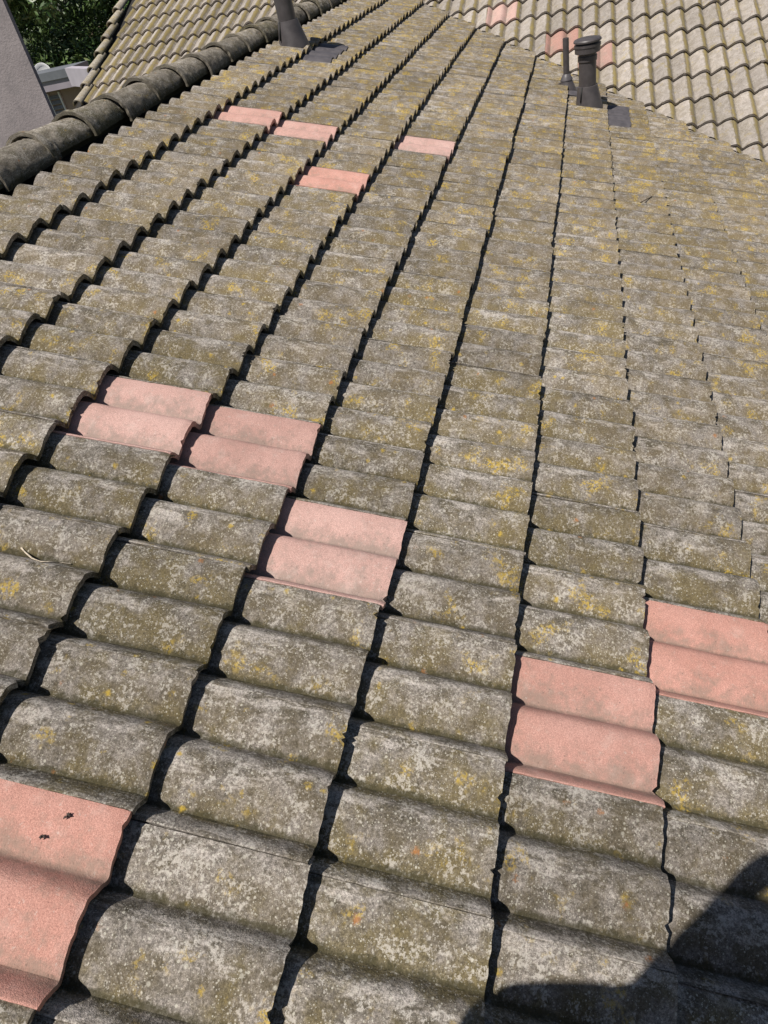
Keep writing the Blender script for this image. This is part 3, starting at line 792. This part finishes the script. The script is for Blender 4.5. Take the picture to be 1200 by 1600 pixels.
# ------------------------------------------------------------------ tree
def tree(center, rad, ground, nleaf, lsize, seed, label, zc=1.):
    rr = random.Random(seed)
    root = empty('leafy_tree', (center[0], center[1], ground), label, 'tree')
    cz = center[2]-ground
    bm = bmesh.new()
    tube(bm, [(0, 0, 0), (.1, .05, cz*.3), (0, 0, cz*.6), (.1, 0, cz)], [.2, .17, .12, .05], 10)
    for i in range(12):
        a = rr.uniform(0, 6.28); z0 = cz*rr.uniform(.35, .8); L_ = rad*rr.uniform(.5, .85)
        tube(bm, [(0.03, 0, z0), (math.cos(a)*L_*.5, math.sin(a)*L_*.5, z0+L_*.35), (math.cos(a)*L_, math.sin(a)*L_, z0+L_*.6)], [.08, .05, .02], 7)
    part(root, 'trunk', bm, M['bark'])
    verts, faces = [], []
    clumps = []
    for _ in range(230):
        while True:
            p = Vector((rr.uniform(-1, 1), rr.uniform(-1, 1), rr.uniform(-1, 1)))
            if .35 < p.length < 1: break
        p = p*(rad*rr.uniform(.8, 1.05)); p.z *= zc
        clumps.append((p, rr.uniform(.28, .55)))
    for i in range(nleaf):
        c, r = clumps[rr.randrange(len(clumps))]
        d_ = Vector((rr.gauss(0, 1), rr.gauss(0, 1), rr.gauss(0, 1))).normalized()
        p = c+d_*r*rr.random()**.35
        nrm = (d_+Vector((rr.gauss(0, .5), rr.gauss(0, .5), rr.gauss(.5, .5)))).normalized()
        a = nrm.orthogonal().normalized(); b_ = nrm.cross(a); t = rr.uniform(0, 6.28)
        u = a*math.cos(t)+b_*math.sin(t); w = nrm.cross(u); s = lsize*rr.uniform(.6, 1.3); p.z += cz
        k = len(verts)
        for q in (p-u*s, p+w*s*.42-nrm*s*.1, p+u*s, p-w*s*.42-nrm*s*.1): verts.append(q)
        faces.append((k, k+1, k+2, k+3))
    me = bpy.data.meshes.new('crown'); me.from_pydata(verts, [], faces); me.materials.append(M['leaf'])
    o = bpy.data.objects.new('crown', me); finish(o, root)
c1 = at_y(70, 40, 17.5)
tree((c1.x, 17.5, c1.z-.6), 3.4, -4.3, 52000, .075, 3, 'dense dark green leafy tree right of the stucco wall')
c3 = at_y(30, 70, 22)
tree((c3.x, 22, c3.z-1.2), 3.6, -4.3, 30000, .09, 12, 'green tree behind the dense tree, seen through its gaps')
c2 = at_y(190, -40, 21)
tree((c2.x+.5, 21.5, c2.z-.5), 3.2, -4.3, 26000, .085, 8, 'second green tree behind the left edge of the crossing slope')

# ------------------------------------------------------------------ ground
bm = bmesh.new(); bmesh.ops.create_grid(bm, x_segments=40, y_segments=40, size=300)
for v in bm.verts: v.co.z = -4.3
o = mesh_obj('ground', bm, M['grass'], smooth=False); o['kind'] = 'structure'

# ------------------------------------------------------------------ the photographer, standing on the tiles behind the camera
def skin_obj(name, chains, mat, parent, levels=2):
    """chains of (point, radius); an int in a chain continues from that earlier vertex"""
    bm = bmesh.new(); sl = bm.verts.layers.skin.verify(); vs = []
    for ch in chains:
        prev = None
        for it in ch:
            if isinstance(it, int): prev = vs[it]; continue
            v = bm.verts.new(it[0]); v[sl].radius = (it[1], it[1]); v[sl].use_root = not vs; vs.append(v)
            if prev is not None: bm.edges.new((prev, v))
            prev = v
    me = bpy.data.meshes.new(name); bm.to_mesh(me); bm.free(); me.materials.append(mat)
    o = bpy.data.objects.new(name, me); finish(o, parent)
    sk = o.modifiers.new('skin', 'SKIN'); sk.use_smooth_shade = True
    sb = o.modifiers.new('sub', 'SUBSURF'); sb.levels = levels; sb.render_levels = levels
    return o
RV = Vector((RW[0][0], RW[1][0], RW[2][0])); UV = -Vector((RW[0][1], RW[1][1], RW[2][1])); FV = Vector((RW[0][2], RW[1][2], RW[2][2]))
per = bpy.data.objects.new('person', None); COL.objects.link(per)
tag(per, 'person in dark shirt standing on the tiles, seen only as the dark shadow bottom right', 'person')
PC = CP-RV*.022-UV*.055-FV*.010                          # middle of the phone
hl = PC-RV*.066+UV*.105-FV*.012; hr = PC+RV*.043-UV*.045-FV*.004
fz = lambda x: -x*TT+.05
pel = (1.02, -1.16, .36); lh, rh = Vector((.94, -1.16, .33)), Vector((1.11, -1.16, .31))
lk, rk = Vector((.91, -1.10, -.03)), Vector((1.19, -1.11, -.08))
la, ra = Vector((.93, -1.25, fz(.93)+.07)), Vector((1.29, -1.25, fz(1.29)+.07))
ls, rs = Vector((.78, -1.05, .93)), Vector((1.18, -1.06, .92))
le, re = Vector((.61, -.975, .76)), Vector((1.45, -1.02, .70))
body = skin_obj('body', [
    [(pel, .13), ((1.0, -1.12, .55), .125), ((.99, -1.07, .76), .14), ((.99, -1.01, .92), .11), ((.995, -1.00, 1.03), .055), ((1.00, -1.00, 1.10), .06), ((1.01, -1.0, 1.19), .082), ((1.01, -1.01, 1.27), .055)],
    [3, (ls, .060), (ls.lerp(le, .5), .046), (le, .040), (le.lerp(hl, .45)+Vector((.045, -.07, -.02)), .036), (le.lerp(hl, .86), .028), (hl, .036)],
    [3, (rs, .060), (rs.lerp(re, .5), .046), (re, .040), (re.lerp(hr, .45), .038), (re.lerp(hr, .86), .024), (hr, .026)],
    [0, (lh, .095), (lk, .058), (la, .042), (la+Vector((-.01, .13, -.04)), .034)],
    [0, (rh, .095), (rk, .058), (ra, .042), (ra+Vector((.01, .13, -.05)), .034)],
    [6, ((1.01, -.905, 1.17), .018)]], M['skin'], per)
for hc, sg in ((hl, 1), (hr, -1)):
    ch = []
    for i in range(4):
        b0 = hc+UV*(.030-.020*i)+RV*sg*.004-FV*.008
        ch.append((b0, b0+FV*.018-RV*sg*.006, b0+FV*.024+RV*sg*.014, b0+FV*.020+RV*sg*(.034-.003*abs(i-1))))
    for i, c_ in enumerate(ch):
        skin_obj('finger', [[(p, .0085-.001*j) for j, p in enumerate(c_)]], M['skin'], body, 1)
    t0 = hc-UV*.012-FV*.012
    skin_obj('thumb', [[(t0, .011), (t0+UV*.025-FV*.008+RV*sg*.006, .010), (t0+UV*.05-FV*.006+RV*sg*.016, .008)]], M['skin'], body, 1)
sh = skin_obj('shirt', [
    [((1.02, -1.155, .38), .165), ((1.0, -1.12, .56), .165), ((.99, -1.07, .76), .185), ((.965, -.945, .90), .185), ((.975, -.935, 1.00), .135), ((.99, -1.0, 1.08), .085)],
    [3, (ls, .095), (ls.lerp(le, .5), .085), (le, .068), (le.lerp(hl, .28)+Vector((.04, -.085, -.03)), .046), (le.lerp(hl, .62)+Vector((.05, -.06, -.02)), .050)],
    [3, (rs, .075), (rs.lerp(re, .5), .062), (re, .056), (re.lerp(hr, .4), .050), (re.lerp(hr, .68), .040)]], M['shirt'], per)
tr = skin_obj('trousers', [[(pel, .142), (lh, .110), (lk, .075), (la+Vector((0, 0, .03)), .062)], [0, (rh, .110), (rk, .075), (ra+Vector((0, 0, .03)), .062)]], M['trouser'], per)
for f_ in (la, ra):
    skin_obj('shoe', [[(f_+Vector((0, -.04, -.035)), .042), (f_+Vector((0, .06, -.045)), .044), (f_+Vector((0, .15, -.05)), .036)]], M['shoe'], per)
skin_obj('hair', [[((1.01, -1.04, 1.16), .085), ((1.01, -1.035, 1.22), .092), ((1.01, -1.01, 1.27), .070)]], M['hair'], per)
ph = bpy.data.objects.new('phone', None); COL.objects.link(ph); ph.location = PC
tag(ph, 'black phone held up by the person casting the shadow', 'phone')
bm = bmesh.new(); box(bm, -.036, -.0735, -.004, .036, .0735, .004)
bmesh.ops.bevel(bm, geom=bm.edges[:], offset=.003, segments=2, affect='EDGES')
rot = Matrix(((RV.x, UV.x, -FV.x), (RV.y, UV.y, -FV.y), (RV.z, UV.z, -FV.z))).to_4x4()
bm.transform(rot); mesh_obj('phone_body', bm, M['phone'], ph)
for o in bpy.data.objects:
    if 'label' in o and len(o['label'].split()) > 16: print('LONG', o['label'])
